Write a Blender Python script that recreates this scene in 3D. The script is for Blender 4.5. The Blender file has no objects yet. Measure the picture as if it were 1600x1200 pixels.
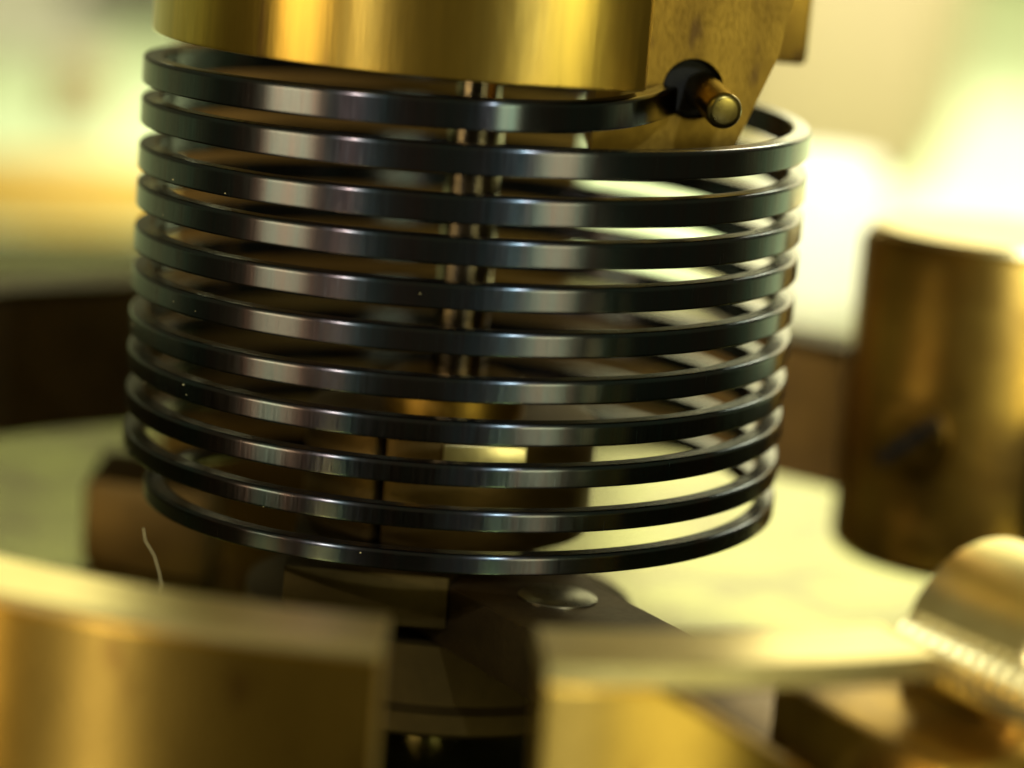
import bpy, bmesh, math, random
from mathutils import Vector, Matrix
from math import sin, cos, pi, radians as rad
random.seed(7)
S = 0.001                                   # every length below is in millimetres
scene = bpy.context.scene
C = scene.collection

# ------------------------------------------------------------------ camera
cam_d = bpy.data.cameras.new('camera')
cam = bpy.data.objects.new('camera', cam_d); C.objects.link(cam); scene.camera = cam
D_, H_, PITCH, ROLL, YAW = 57.758, 8.932, 0.19973, 0.08236, 0.02066
cam.location = Vector((0, -D_, H_)) * S
fwd = Vector((sin(YAW) * cos(PITCH), cos(YAW) * cos(PITCH), -sin(PITCH)))
right = Vector((cos(YAW), -sin(YAW), 0))
up = right.cross(fwd)
r2 = right * cos(ROLL) + up * sin(ROLL)
u2 = up * cos(ROLL) - right * sin(ROLL)
M = Matrix((r2, u2, -fwd)).transposed()
cam.rotation_euler = M.to_euler()
cam_d.sensor_width = 36; cam_d.lens = 36 * 4300 / 1600
cam_d.clip_start = 0.002; cam_d.clip_end = 20
cam_d.dof.use_dof = True
cam_d.dof.focus_distance = 53.3 * S
cam_d.dof.aperture_fstop = cam_d.lens / 2.0    # entrance pupil of 2 mm

# ------------------------------------------------------------------ world, lamps, exposure
w = bpy.data.worlds.new('World'); scene.world = w; w.use_nodes = True
bg = w.node_tree.nodes['Background']
bg.inputs[0].default_value = (0.97, 0.93, 0.42, 1); bg.inputs[1].default_value = 0.125
vs = scene.view_settings
vs.view_transform = 'Standard'; vs.look = 'None'; vs.gamma = 1; vs.exposure = 0.2; vs.use_curve_mapping = False

def lamp(name, pos, target, size, power, col, sy=None, spread=180):
    d = bpy.data.lights.new(name, 'AREA')
    d.size = size * S
    if sy: d.shape = 'RECTANGLE'; d.size_y = sy * S
    else: d.shape = 'DISK'
    d.energy = power; d.color = col; d.spread = rad(spread)
    o = bpy.data.objects.new(name, d); C.objects.link(o)
    o.location = Vector(pos) * S
    v = (Vector(target) - Vector(pos)).normalized()
    o.rotation_euler = v.to_track_quat('-Z', 'Y').to_euler()
    return o
# a window and a lamp stand behind the movement; small bulbs stand in front of it
lamp('lamp_behind', (150, 230, 190), (15, 25, -5), 110, 0.55, (1.0, 0.93, 0.62))
lamp('window_behind', (215, 500, 160), (20, 0, 0), 380, 0.72, (1.0, 0.93, 0.5), sy=260)
lamp('rim_fill', (-70, 500, 245), (0, 0, 0), 240, 0.38, (1.0, 0.97, 0.5), sy=140)  # added fill, no second window; it brightens the left rim top
d = bpy.data.lights.new('added_spot', 'SPOT'); d.energy = 13.5; d.spot_size = rad(29); d.spot_blend = 0.6; d.color = (1.0, 0.97, 0.75); d.shadow_soft_size = 0.012
o = bpy.data.objects.new('added_spot', d); C.objects.link(o); o.location = Vector((75, -40, 300)) * S  # added spot that bleaches the cloth and things at the back
o.rotation_euler = (Vector((50, 115, -13)) - Vector((75, -40, 300))).to_track_quat('-Z', 'Y').to_euler()
lamp('bulb_front_left', (-150, -165, 110), (0, -5, -2), 7, 0.21, (1.0, 0.95, 0.8))
lamp('bulb_front_right', (62, -190, 120), (0, -5, -2), 7, 0.18, (0.9, 1.0, 0.97))
lamp('lamp_side_right', (125, -230, 22), (0, 0, 2), 75, 0.16, (0.96, 0.97, 0.5))
lamp('lamp_side_left', (-180, -95, 8), (0, 0, 3), 70, 0.17, (1.0, 0.78, 0.40))

# ------------------------------------------------------------------ materials
def mat(name, col, col2=None, metal=1.0, rough=0.3, rvar=0.08, scale=1.0, stretch=(1, 1, 1), bump=0.02,
        aniso=0.0, coat=0.0, spots=None):
    m = bpy.data.materials.new(name); m.use_nodes = True
    nt = m.node_tree; N = nt.nodes; L = nt.links
    b = N['Principled BSDF']
    tc = N.new('ShaderNodeTexCoord'); mp = N.new('ShaderNodeMapping')
    k = scale / S
    mp.inputs['Scale'].default_value = (k * stretch[0], k * stretch[1], k * stretch[2])
    L.new(tc.outputs['Object'], mp.inputs[0])
    n1 = N.new('ShaderNodeTexNoise'); n1.inputs['Scale'].default_value = 0.55
    n1.inputs['Detail'].default_value = 6; n1.inputs['Roughness'].default_value = 0.65
    L.new(mp.outputs[0], n1.inputs['Vector'])
    n2 = N.new('ShaderNodeTexNoise'); n2.inputs['Scale'].default_value = 9
    n2.inputs['Detail'].default_value = 4
    L.new(mp.outputs[0], n2.inputs['Vector'])
    rp = N.new('ShaderNodeMapRange'); rp.inputs['From Min'].default_value = 0.3; rp.inputs['From Max'].default_value = 0.7
    L.new(n1.outputs['Fac'], rp.inputs['Value'])
    mx = N.new('ShaderNodeMix'); mx.data_type = 'RGBA'
    mx.inputs['A'].default_value = (*col, 1); mx.inputs['B'].default_value = (*(col2 or tuple(c * 0.8 for c in col)), 1)
    L.new(rp.outputs[0], mx.inputs['Factor'])
    out = mx.outputs['Result']
    if spots:
        v = N.new('ShaderNodeTexNoise'); v.inputs['Scale'].default_value = 1.1; v.inputs['Detail'].default_value = 2
        L.new(mp.outputs[0], v.inputs['Vector'])
        r3 = N.new('ShaderNodeMapRange'); r3.inputs['From Min'].default_value = 0.66; r3.inputs['From Max'].default_value = 0.76
        L.new(v.outputs['Fac'], r3.inputs['Value'])
        m2 = N.new('ShaderNodeMix'); m2.data_type = 'RGBA'; m2.inputs['B'].default_value = (*spots, 1)
        L.new(out, m2.inputs['A']); L.new(r3.outputs[0], m2.inputs['Factor']); out = m2.outputs['Result']
    L.new(out, b.inputs['Base Color'])
    b.inputs['Metallic'].default_value = metal
    r2_ = N.new('ShaderNodeMapRange')
    r2_.inputs['To Min'].default_value = max(0.02, rough - rvar); r2_.inputs['To Max'].default_value = rough + rvar
    L.new(n2.outputs['Fac'], r2_.inputs['Value']); L.new(r2_.outputs[0], b.inputs['Roughness'])
    if bump:
        bp = N.new('ShaderNodeBump'); bp.inputs['Strength'].default_value = bump * 5; bp.inputs['Distance'].default_value = 0.02 * S
        L.new(n2.outputs['Fac'], bp.inputs['Height']); L.new(bp.outputs[0], b.inputs['Normal'])
    if aniso:
        b.inputs['Anisotropic'].default_value = aniso; b.inputs['Anisotropic Rotation'].default_value = 0.25
        g = N.new('ShaderNodeNewGeometry'); cr = N.new('ShaderNodeVectorMath'); cr.operation = 'CROSS_PRODUCT'
        cr.inputs[0].default_value = (0, 0, 1); L.new(g.outputs['Position'], cr.inputs[1])
        nm = N.new('ShaderNodeVectorMath'); nm.operation = 'NORMALIZE'; L.new(cr.outputs[0], nm.inputs[0])
        L.new(nm.outputs[0], b.inputs['Tangent'])
    return m
MT = {
 'steel': mat('blued steel', (0.042, 0.07, 0.088), (0.072, 0.05, 0.056), rough=0.23, rvar=0.1, scale=2.2, stretch=(1, 1, 0.06), bump=0, aniso=0.85),  # upright colour streaks imitate broken reflections on the coils
 'steel_plain': mat('dark steel', (0.15, 0.10, 0.045), (0.09, 0.06, 0.03), rough=0.45),
 'arbor': mat('polished steel arbor', (0.24, 0.19, 0.13), (0.15, 0.12, 0.08), rough=0.14, rvar=0.05),
 'brass': mat('turned brass', (0.72, 0.47, 0.09), (0.40, 0.28, 0.06), rough=0.31, aniso=0.95, scale=1.3, stretch=(1, 1, .08), spots=(0.3, 0.18, 0.06)),  # upright streaks paint in reflected bands; the spots are stains
 'brass_dull': mat('dull brass', (0.48, 0.29, 0.05), (0.24, 0.14, 0.028), rough=0.38, rvar=.14, scale=1.6, stretch=(1, 1, .4), spots=(0.16, 0.09, 0.03)),
 'brass_plate': mat('brass plate', (0.37, 0.40, 0.10), (0.11, 0.08, 0.018), rough=0.2, rvar=0.07, scale=0.7),
 'brass_rim': mat('rim brass', (0.42, 0.26, 0.05), (0.30, 0.185, 0.035), rough=0.29, rvar=.05, aniso=1.0, scale=1.2, stretch=(1, 1, .5), spots=(0.22, 0.12, 0.025)),
 'gold': mat('bright brass', (0.86, 0.74, 0.40), (0.74, 0.60, 0.28), rough=0.3),
 'table': mat('pale cloth', (0.53, 0.66, 0.40), (0.44, 0.50, 0.29), metal=0, rough=0.8, scale=0.03, bump=0.02),
 'fibre': mat('lint', (0.6, 0.5, 0.25), metal=0, rough=0.7, bump=0),
 'tan': mat('tan leather', (0.34, 0.27, 0.15), (0.26, 0.2, 0.11), metal=0, rough=0.6, scale=0.05),
 'wood': mat('dark wood', (0.06, 0.05, 0.025), (0.04, 0.03, 0.02), metal=0, rough=0.5, scale=0.05),
 'plain_white': mat('plain white', (0.85, 0.84, 0.72), metal=0, rough=0.3, scale=0.2),
 'table_wood': mat('dark table', (0.05, 0.035, 0.02), (0.035, 0.024, 0.014), metal=0, rough=0.5, scale=0.03, stretch=(1, .2, 1)),
 'brass_brown': mat('darkened brass', (0.22, 0.125, 0.03), (0.14, 0.08, 0.02), rough=0.38),  # brass darkened in colour for the shaded inside of the spring
 'lit_brass': mat('lit pale brass', (0.86, 0.72, 0.36), (0.66, 0.52, 0.22), rough=0.32),  # pale colour paints in the light on rim tops, weight and nut
 'pin': mat('pin brass', (0.26, 0.2, 0.06), (0.15, 0.11, 0.03), rough=0.3),
 'shaded_brass': mat('shaded brass', (0.075, 0.05, 0.016), (0.045, 0.03, 0.01), rough=0.65),  # dark colour stands for shade on hub, drum and rear rim tops
 'weight': mat('weight brass', (0.48, 0.30, 0.06), (0.27, 0.15, 0.03), rough=0.36, rvar=.1, spots=(0.1, 0.06, 0.02)),
 'mustard': mat('mustard lacquer', (0.55, 0.36, 0.06), (0.45, 0.27, 0.04), metal=0, rough=0.7),
 'screw': mat('screw steel', (0.5, 0.5, 0.42), (0.35, 0.33, 0.26), rough=0.3),
 'potence': mat('brown brass', (0.13, 0.08, 0.025), (0.08, 0.05, 0.016), rough=0.55),  # brown darkened for the shade on collet and cock foot
 'black': mat('recess shade', (0.008, 0.007, 0.006), metal=0, rough=0.85),  # black that stands for the shade in hole and screw slot
}

# ------------------------------------------------------------------ helpers
def empty(name, loc, label, cat, group=None):
    o = bpy.data.objects.new(name, None); C.objects.link(o); o.location = Vector(loc) * S
    o.empty_display_size = 0.001
    o['label'] = label; o['category'] = cat
    if group: o['group'] = group
    return o
def obj(name, bm, m, parent=None, smooth=35, loc=None, label=None, cat=None, kind=None):
    bmesh.ops.recalc_face_normals(bm, faces=bm.faces)
    me = bpy.data.meshes.new(name)
    bmesh.ops.scale(bm, vec=(S, S, S), verts=bm.verts)
    off = Vector((0, 0, 0))
    base = Vector(loc) * S if loc else None
    if parent is not None:
        base = Vector((0, 0, 0)); p = parent; pl = Vector((0, 0, 0))
        while p: pl += p.location; p = p.parent
        bmesh.ops.translate(bm, vec=-pl, verts=bm.verts)
    elif base is not None:
        bmesh.ops.translate(bm, vec=-base, verts=bm.verts)
    bm.to_mesh(me); bm.free()
    for f in me.polygons: f.use_smooth = True
    me.set_sharp_from_angle(angle=rad(smooth))
    me.materials.append(MT[m])
    o = bpy.data.objects.new(name, me); C.objects.link(o)
    if parent is not None: o.parent = parent
    elif base is not None: o.location = base
    if label: o['label'] = label
    if cat: o['category'] = cat
    if kind: o['kind'] = kind
    return o
def bevel(bm, w, seg=2, ang=30):
    es = [e for e in bm.edges if len(e.link_faces) == 2 and e.calc_face_angle() > rad(ang)]
    bmesh.ops.bevel(bm, geom=es, offset=w, segments=seg, affect='EDGES', profile=0.5)
    return bm
def prism(pts, z0, z1, bev=0.0, seg=2):
    """extrude a polygon (x, y) from z0 to z1"""
    bm = bmesh.new()
    a = [bm.verts.new((x, y, z0)) for x, y in pts]; b = [bm.verts.new((x, y, z1)) for x, y in pts]
    bm.faces.new(a[::-1]); bm.faces.new(b)
    n = len(pts)
    for i in range(n): bm.faces.new((a[i], a[(i + 1) % n], b[(i + 1) % n], b[i]))
    bmesh.ops.recalc_face_normals(bm, faces=bm.faces)
    if bev: bevel(bm, bev, seg)
    return bm
def lathe(prof, n=96, c=(0, 0), a0=0.0, a1=2 * pi):
    """turn a profile of (r, z) about the vertical axis through c"""
    bm = bmesh.new(); full = abs(a1 - a0 - 2 * pi) < 1e-6
    rings = []
    cnt = n if full else n + 1
    for i in range(cnt):
        a = a0 + (a1 - a0) * i / n
        rings.append([bm.verts.new((c[0] + r * cos(a), c[1] + r * sin(a), z)) for r, z in prof])
    for i in range(n):
        A, B = rings[i], rings[(i + 1) % cnt]
        for j in range(len(prof) - 1): bm.faces.new((A[j], B[j], B[j + 1], A[j + 1]))
    bmesh.ops.remove_doubles(bm, verts=bm.verts, dist=1e-5)
    if full:
        bmesh.ops.holes_fill(bm, edges=[e for e in bm.edges if e.is_boundary])
    return bm
def band(ri, ro, z0, z1, a0, a1, n=120, bev=0.06):
    """a piece of a ring of rectangular section with eased edges, angles in degrees"""
    prof = [(ri + bev, z0), (ro - bev, z0), (ro, z0 + bev), (ro, z1 - bev), (ro - bev, z1), (ri + bev, z1), (ri, z1 - bev), (ri, z0 + bev)]
    bm = bmesh.new(); rings = []
    for i in range(n + 1):
        a = rad(a0 + (a1 - a0) * i / n)
        rings.append([bm.verts.new((r * cos(a), r * sin(a), z)) for r, z in prof])
    k = len(prof)
    for i in range(n):
        for j in range(k):
            bm.faces.new((rings[i][j], rings[i + 1][j], rings[i + 1][(j + 1) % k], rings[i][(j + 1) % k]))
    bm.faces.new(rings[0]); bm.faces.new(rings[-1][::-1])
    return bm
def sweep(path, prof, ups=None):
    """carry a closed profile (side, up) along a path with vertical up"""
    bm = bmesh.new(); rings = []
    n = len(path)
    for i, p in enumerate(path):
        t = (path[min(i + 1, n - 1)] - path[max(i - 1, 0)]).normalized()
        side = t.cross(Vector((0, 0, 1))).normalized(); u = side.cross(t).normalized()
        hh = ups[i] if ups else 1.0
        rings.append([bm.verts.new(p + side * a + u * (b * hh)) for a, b in prof])
    k = len(prof)
    for i in range(n - 1):
        for j in range(k):
            bm.faces.new((rings[i][j], rings[i + 1][j], rings[i + 1][(j + 1) % k], rings[i][(j + 1) % k]))
    bm.faces.new(rings[0]); bm.faces.new(rings[-1][::-1])
    return bm
def rod(p0, p1, r0, r1, n=40, bev=0.05, ridges=0, rd=0.0, rows=0):
    """round bar from p0 to p1 with eased ends; rows > 0 turns a thread into it"""
    p0, p1 = Vector(p0), Vector(p1); ax = p1 - p0; ln = ax.length
    prof = [(0, 0), (r0 - bev, 0), (r0, bev)]
    if rows:
        for i in range(rows):
            a = bev + (ln - 2 * bev) * (i + 0.15) / rows; b = bev + (ln - 2 * bev) * (i + 0.5) / rows; c_ = bev + (ln - 2 * bev) * (i + 0.85) / rows
            prof += [(r0, a), (r0 - rd, b), (r0, c_)]
    prof += [(r1 - bev * (1 - cos(t * pi / 8)), ln - bev * (1 - sin(t * pi / 8))) for t in range(5)] + [(0, ln + bev * .12)]
    bm = bmesh.new(); rings = []
    for i in range(n):
        a = 2 * pi * i / n
        k = 1.0
        if ridges: k = 1 - rd * (0.5 + 0.5 * cos(a * ridges))
        rings.append([bm.verts.new((r * k * cos(a), r * k * sin(a), z)) for r, z in prof])
    for i in range(n):
        A, B = rings[i], rings[(i + 1) % n]
        for j in range(len(prof) - 1): bm.faces.new((A[j], B[j], B[j + 1], A[j + 1]))
    bmesh.ops.remove_doubles(bm, verts=bm.verts, dist=1e-5)
    q = Vector((0, 0, 1)).rotation_difference(ax.normalized()).to_matrix().to_4x4()
    bmesh.ops.transform(bm, matrix=Matrix.Translation(p0) @ q, verts=bm.verts)
    return bm
def smoothstep(a, b, x):
    t = min(1, max(0, (x - a) / (b - a))); return t * t * (3 - 2 * t)

# ------------------------------------------------------------------ setting
FLOOR = -10.0
bm = lathe([(0, FLOOR - 3.19), (43, FLOOR - 3.19), (43.4, FLOOR - 2.6), (43.4, FLOOR - .4), (43, FLOOR), (0, FLOOR)], 160, (0, 22))
obj('movement_plate', bm, 'brass_plate', kind='structure')
bm = bmesh.new()
bm.faces.new([bm.verts.new((x, y, FLOOR - 3.2)) for x, y in ((-900, -700), (900, -700), (900, 1500), (-900, 1500))])
obj('table_top', bm, 'table_wood', kind='structure')
obj('cloth', prism([(-300, 20), (320, 30), (330, 700), (-310, 690)], FLOOR - 3.196, FLOOR - 3.0), 'table', kind='structure')

# ------------------------------------------------------------------ hairspring
Z0, P1, P2, TH = 4.06583, 0.87516, 0.0164, 0.42
def spring_h(d): return 0.58 - 0.20 * min(1, max(0, d / 3900))
def spring_pt(phi):
    n = phi / (2 * pi)
    z = Z0 + P1 * n + P2 * n * n * 0.05
    R = 7.0 - TH / 2
    d = -math.degrees(phi)
    R -= 2.3 * smoothstep(92, 30, d) if d < 92 else 0
    if d > 3600 + 118:
        t = (d - 3718) / 190
        R -= 0.75 * min(t / .33, 1) ** 2 if t < .33 else 0.75 + 2.75 * smoothstep(.1, 1.0, t) - 2.75 * smoothstep(.1, 1.0, .33)
        R = max(R, 3.0)
    z += 0.055 * sin(phi * .37 + 1) * sin(phi * .113 + .4) + 0.012 * sin(phi * 1.13)             # the spacing drifts a little
    return Vector((R * cos(phi), R * sin(phi), z + 0.085 - spring_h(d) / 2))
d0, d1 = 33, 3600 + 305
n = 1500
path = [spring_pt(-rad(d0 + (d1 - d0) * i / n)) for i in range(n + 1)]
a_ = TH / 2
def corner(sx, sz, br, bz, h):
    """eased corner with support loops, from the side face to the flat one"""
    pts = [(a_, h - bz - .02)]
    for t in range(5):
        an_ = t / 4 * pi / 2
        pts.append((a_ - br * (1 - cos(an_)), h - bz * (1 - sin(an_))))
    pts.append((a_ - br - .02, h))
    return [(x * sx, z * sz) for x, z in pts]
def spring_prof(h):
    h /= 2
    return (corner(1, -1, .04, .04, h)[::-1] + corner(1, 1, .075, .085, h) + corner(-1, 1, .07, .07, h)[::-1] + corner(-1, -1, .07, .07, h))
bm = bmesh.new(); rings = []
for i in range(n + 1):
    p = path[i]; t = (path[min(i + 1, n)] - path[max(i - 1, 0)]).normalized()
    side = t.cross(Vector((0, 0, 1))).normalized()
    if side.dot(Vector((p.x, p.y, 0))) < 0: side = -side
    u_ = Vector((0, 0, 1))
    rings.append([bm.verts.new(p + side * a + u_ * b) for a, b in spring_prof(spring_h(d0 + (d1 - d0) * i / n))])
k = len(rings[0])
for i in range(n):
    for j in range(k): bm.faces.new((rings[i][j], rings[i + 1][j], rings[i + 1][(j + 1) % k], rings[i][(j + 1) % k]))
bm.faces.new(rings[0]); bm.faces.new(rings[-1][::-1])
obj('hairspring', bm, 'steel', smooth=60, loc=(0, 0, -5.6), label='blued steel helical hairspring of eleven coils wound round the balance staff', cat='spring')

# ------------------------------------------------------------------ balance cock with boss and stud
cock = empty('balance_cock', (-2, 23, FLOOR), 'brass balance cock whose round boss hangs above the coiled spring', 'bracket')
RB, ZB = 6.85, 4.24
pts = []
aN = math.acos(3.12 / RB)
k = 120
for i in range(k + 1):
    a = aN + (2 * pi - 2 * aN) * i / k
    pts.append((RB * cos(a), RB * sin(a)))
obj('boss', prism(pts, ZB, 13, 0.07), 'brass', cock, smooth=30)
obj('cock_arm', prism([(3.2, 1.6), (7.0, 1.6), (7.0, 16), (3.2, 27), (-6.4, 27), (-6.4, 7.2), (3.2, 7.2)], 4.38, 9.5, 0.15), 'brass_dull', cock)
obj('cock_foot', prism([(-8.5, 19.5), (3.15, 19.5), (3.15, 26.5), (-8.5, 26.5)], FLOOR, 4.35, 0.2), 'potence', cock)
# stud: a tapered block with a round hole in its front
YF, YB = -2.2, 1.4
out = [(2.35, 2.55), (5.2, 2.80), (5.95, 4.80), (6.15, 5.96), (6.15, 9.0), (2.35, 9.0)]
bm = bmesh.new()
fo = [bm.verts.new((x, YF, z)) for x, z in out]; bo = [bm.verts.new((x, YB, z)) for x, z in out]
HC, HR = (4.30, 4.02), 0.62
ci = [bm.verts.new((HC[0] + HR * cos(2 * pi * i / 40), YF, HC[1] + HR * sin(2 * pi * i / 40))) for i in range(40)]
cd = [bm.verts.new((v.co.x, YF + 1.6, v.co.z)) for v in ci]
es = [bm.edges.new((fo[i], fo[(i + 1) % 6])) for i in range(6)] + [bm.edges.new((ci[i], ci[(i + 1) % 40])) for i in range(40)]
bmesh.ops.triangle_fill(bm, edges=es, use_beauty=True)
for f in [f for f in bm.faces if all(v in ci for v in f.verts)]: bm.faces.remove(f)
for i in range(40): bm.faces.new((ci[i], ci[(i + 1) % 40], cd[(i + 1) % 40], cd[i]))
bm.faces.new(cd)
for i in range(6): bm.faces.new((fo[i], fo[(i + 1) % 6], bo[(i + 1) % 6], bo[i]))
bm.faces.new(bo)
stud = obj('stud', bm, 'brass_dull', cock, smooth=25)
obj('hole_shade', lathe([(0, 0), (HR * .97, 0), (HR * .97, 1)], 8) if False else rod((HC[0], YF + .35, HC[1]), (HC[0], YF + 1.55, HC[1]), HR * .96, HR * .96), 'black', stud)  # black plug set into the hole in place of its shade
obj('taper_pin', rod((4.42, YF + .9, 4.08), (4.845, -3.75, 3.765), 0.35, 0.37, bev=0.13), 'pin', stud)

# ------------------------------------------------------------------ balance wheel
bal = empty('chronometer_balance', (0, 0, FLOOR), 'brass and steel compensation balance turning under the coiled spring', 'balance')
obj('staff', lathe([(0, FLOOR), (0.35, FLOOR), (0.6, FLOOR + .5), (0.6, -8.2), (0.58, -7), (0.58, 3.2), (0.45, 3.3), (0.45, 4.2), (0, 4.2)], 48), 'arbor', bal)
# collet with clamp slot and flat pad
pts = []
sl = math.atan2(-2.75, -1.42)
for i in range(72):
    a = sl + 0.035 + (2 * pi - 0.07) * i / 71
    pts.append((3.1 * cos(a), 3.1 * sin(a)))
pts += [(2.4 * cos(sl - .045), 2.4 * sin(sl - .045)), (2.4 * cos(sl + .045), 2.4 * sin(sl + .045))]
col = obj('collet', prism(pts, -5.75, -3.42, 0.05), 'potence', bal)
obj('clamp_pad', prism([(-0.15, -3.25), (1.55, -3.0), (1.5, -2.4), (-0.15, -2.4)], -4.1, -3.45, 0.03), 'gold', col)
obj('upper_shoulder', lathe([(0.6, -3.42), (1.5, -3.42), (1.5, -2.75), (1.4, -2.65), (0.6, -2.65)], 48), 'brass_dull', bal)
# hub and arm
ad = Vector((0.49, -0.872, 0)); an = Vector((0.872, 0.49, 0))
obj('hub', prism([(-3.15, -4.5), (0.17, -4.5), (1.6, 1.5), (-3.15, 3.5)], -7.0, -5.9, 0.06), 'shaded_brass', bal)
A0 = Vector((0.19, -4.46, 0)) - ad * 3
def arm_poly(s0, s1, w=3.05): return [tuple((A0 + ad * s + an * t)[:2]) for s, t in ((s0, 0), (s1, 0), (s1, w), (s0, w))]
obj('arm', prism(arm_poly(0.5, 13.4), -7.4, -6.06, 0.06), 'steel_plain', bal)
obj('drum', lathe([(0.6, -9.3), (4.4, -9.3), (4.5, -9.2), (4.5, -8.8), (4.2, -8.7), (4.2, -7.45), (0.6, -7.45)], 64), 'shaded_brass', bal)
p = A0 + ad * 4.3 + an * 1.75
obj('arm_screw', lathe([(0, -6.3), (0.8, -6.3), (0.8, -6.03), (0.68, -5.98), (0, -5.97)], 40, (p.x, p.y)), 'screw', bal)
# rim: brass outside, steel inside
RO, RI, RZ1, RZ0 = 17.3, 15.5, -3.55, -7.3
def rim_piece(a0, a1, cap, z0=RZ0):
    r = obj('rim', band(RI + .75, RO, z0, RZ1 - .2, a0, a1), 'brass_rim', bal)
    obj('steel_lining', band(RI, RI + .747, z0, RZ1 - .203, a0, a1), 'steel_plain', r)
    obj('rim_top_tint', band(RI, RO, RZ1 - .198, RZ1, a0, a1, bev=.05), cap, r)
    return r
rim_piece(-92.8, -160, 'lit_brass')
rim_piece(-160.1, -262, 'shaded_brass')
rim_piece(-56, 96, 'shaded_brass')
obj('rim_strip', band(RI, RO, -4.0, RZ1, -84.2, -62, 60), 'lit_brass', bal)
def web(ri, ro, z0, a0, a1, ztop, n=60):
    bm = bmesh.new(); rings = []
    for i in range(n + 1):
        d = a0 + (a1 - a0) * i / n; a = rad(d); zt = ztop(d)
        rings.append([bm.verts.new((r * cos(a), r * sin(a), z)) for r, z in ((ri, z0), (ro, z0), (ro, zt - .06), (ro - .06, zt), (ri, zt))])
    for i in range(n):
        for j in range(5): bm.faces.new((rings[i][j], rings[i + 1][j], rings[i + 1][(j + 1) % 5], rings[i][(j + 1) % 5]))
    bm.faces.new(rings[0]); bm.faces.new(rings[-1][::-1]); return bm
obj('rim_web', web(RI + .4, RO - .02, RZ0, -84.1, -66, lambda d: -4.005 - max(0, d + 78) * 0.165), 'brass_rim', bal)
obj('arm_end', prism([tuple((A0 + ad * s_ + an * t_)[:2]) for s_, t_ in ((12.8, 0.9), (17.5, 0.9), (17.5, 6), (12.8, 6))], -7.6, -5.0, 0.2), 'brass_dull', bal)
# compensation weight on the far right of the rim
WC = (13.35, 10.3)
wt = obj('weight', lathe([(0, -8.3), (3.35, -8.3), (3.5, -8.1), (3.5, -.45), (3.3, -.15), (0, -.15)], 96, WC), 'weight', bal)
obj('weight_glow', lathe([(0, -.145), (3.2, -.145), (3.15, 0), (0, 0)], 64, WC), 'lit_brass', wt)  # added pale disc; the glow of the weight's top is its colour
sx, sy = -1.95, -2.4
u = Vector((sx, sy, 0)).normalized()
c0 = Vector((WC[0], WC[1], -4.9)) + u * 3.25
sc = obj('weight_screw', rod(c0, c0 + u * 0.34, 1.1, 1.05, bev=0.05), 'weight', wt)
tv = Vector((-u.y, u.x, 0)); dv = (tv * .75 + Vector((0, 0, .66))).normalized(); pv = dv.cross(u)
bm = bmesh.new()
q4 = [c0 + u * e + dv * a + pv * b for e in (0.1, 0.352) for a, b in ((-1.03, -.15), (1.03, -.15), (1.03, .15), (-1.03, .15))]
vv = [bm.verts.new(p_) for p_ in q4]
for f in ((0, 1, 2, 3), (4, 5, 6, 7), (0, 1, 5, 4), (1, 2, 6, 5), (2, 3, 7, 6), (3, 0, 4, 7)): bm.faces.new([vv[x] for x in f])
obj('screw_slot', bm, 'black', sc)
# timing screw at the end of the arm
n0 = Vector((10.0, -11.8, -4.45))
obj('timing_nut', rod(n0 - ad * 1.2, n0 + ad * 2.6, 1.9, 1.9, 72, bev=.5), 'lit_brass', bal)
t0 = Vector((8.0, -13.3, -3.95))
obj('timing_screw', rod(t0, t0 + ad * 6, 0.5, 0.5, 48, rows=19, rd=0.17), 'lit_brass', bal)

# ------------------------------------------------------------------ things round it
obj('added_glow', lathe([(0, FLOOR), (2.9, FLOOR), (2.9, -4.6), (2.5, -3.8), (0, -3.6)], 64, (14.6, 58)), 'plain_white', loc=(14.6, 58, FLOOR),  # white cylinder made up to give a bright blurred glow
    label='blurred plain white button added behind the screwed compensation weight', cat='glow')
obj('round_cap', lathe([(0, FLOOR - 3), (7, FLOOR - 3), (7, -11.6), (6.5, -11), (0, -10.6)], 64, (-22, 88)), 'mustard', loc=(-24, 92, FLOOR - 3),
    label='blurred round mustard yellow cap lying on the pale cloth left of the spring', cat='cap')
obj('potence_block', prism([(-9.0, 8.5), (-5.7, 7.6), (-5.7, 11), (-9.0, 12)], FLOOR, -7.65, 0.3), 'potence', loc=(-6, 9.5, FLOOR),
    label='low brown brass block on the plate behind the lowest coils', cat='block')
obj('leather_case', prism([(17, 128), (30, 126), (40, 170), (20, 175)], FLOOR - 3, 4, 1.5), 'tan', loc=(25, 140, FLOOR - 3),
    label='blurred tan case far behind the white button on the pale cloth', cat='case')
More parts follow.
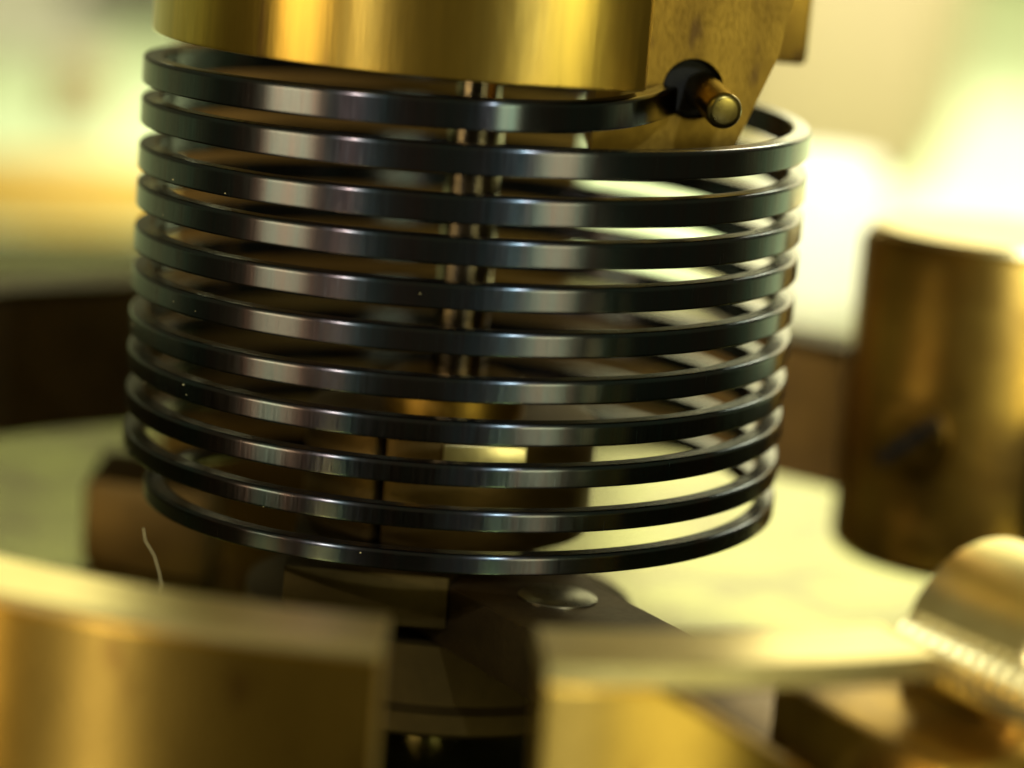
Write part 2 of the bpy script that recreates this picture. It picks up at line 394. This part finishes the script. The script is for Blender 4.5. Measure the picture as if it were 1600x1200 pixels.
obj('wooden_block', prism([(-42, 222), (-30, 215), (-28, 240), (-40, 245)], FLOOR - 2.6, -9, 1), 'wood', loc=(-35, 225, FLOOR - 3),
    label='small dark block on the pale cloth beyond the cock boss', cat='block')
obj('cork', lathe([(0, FLOOR - 3), (1.9, FLOOR - 3), (1.7, -8.2), (0, -8)], 32, (-26.5, 125)), 'tan', loc=(-26.5, 125, FLOOR - 3),
    label='small blurred tan cork standing on the cloth beyond the yellow cap', cat='cork')
obj('white_card', prism([(-75, 180), (-33, 172), (-40, 330), (-95, 330)], FLOOR - 2.99, FLOOR - 2.6), 'plain_white', loc=(-60, 220, FLOOR - 2.99),
    label='blurred white card lying on the cloth farthest beyond the cork', cat='card')
# lint
pts = [(-6.05, -4.0, -5.5), (-6.0, -4.0, -5.75), (-5.8, -4.0, -6.05), (-5.68, -4.0, -6.4), (-5.62, -4.0, -6.65), (-5.66, -4.0, -6.85), (-5.58, -4.0, -7.0)]
bm = sweep([Vector(q) for q in pts], [(0.012 * cos(a), 0.012 * sin(a)) for a in (0, 1.26, 2.51, 3.77, 5.03)])
obj('lint_fibre', bm, 'fibre', loc=(-6.05, -4.0, -5.5), label='fine pale lint fibre hanging from the lowest spring coil', cat='fibre')

# dust specks on the outer faces of the coils
bm = bmesh.new()
for i in range(16):
    d_ = random.choice([random.uniform(-1, 1), random.gauss(-.75, .2)]); d_ = max(-1, min(1, d_))
    ph = -pi / 2 + d_ * 1.5 - 2 * pi * random.randrange(1, 11)
    p = spring_pt(ph); o_ = Vector((cos(ph), sin(ph), 0))
    p = p + o_ * (TH / 2) + Vector((0, 0, random.uniform(-.22, .1)))
    r_ = random.choice([.009, .011, .014, .02])
    bmesh.ops.create_icosphere(bm, subdivisions=1, radius=r_, matrix=Matrix.Translation(p) @ Matrix.Rotation(random.random() * 6, 4, 'Z') @ Matrix.Diagonal((1, 1.6, .7, 1)))
du = obj('dust', bm, 'fibre', kind='stuff', loc=(0, 0, 0), label='pale dust specks clinging to the steel coils', cat='dust')
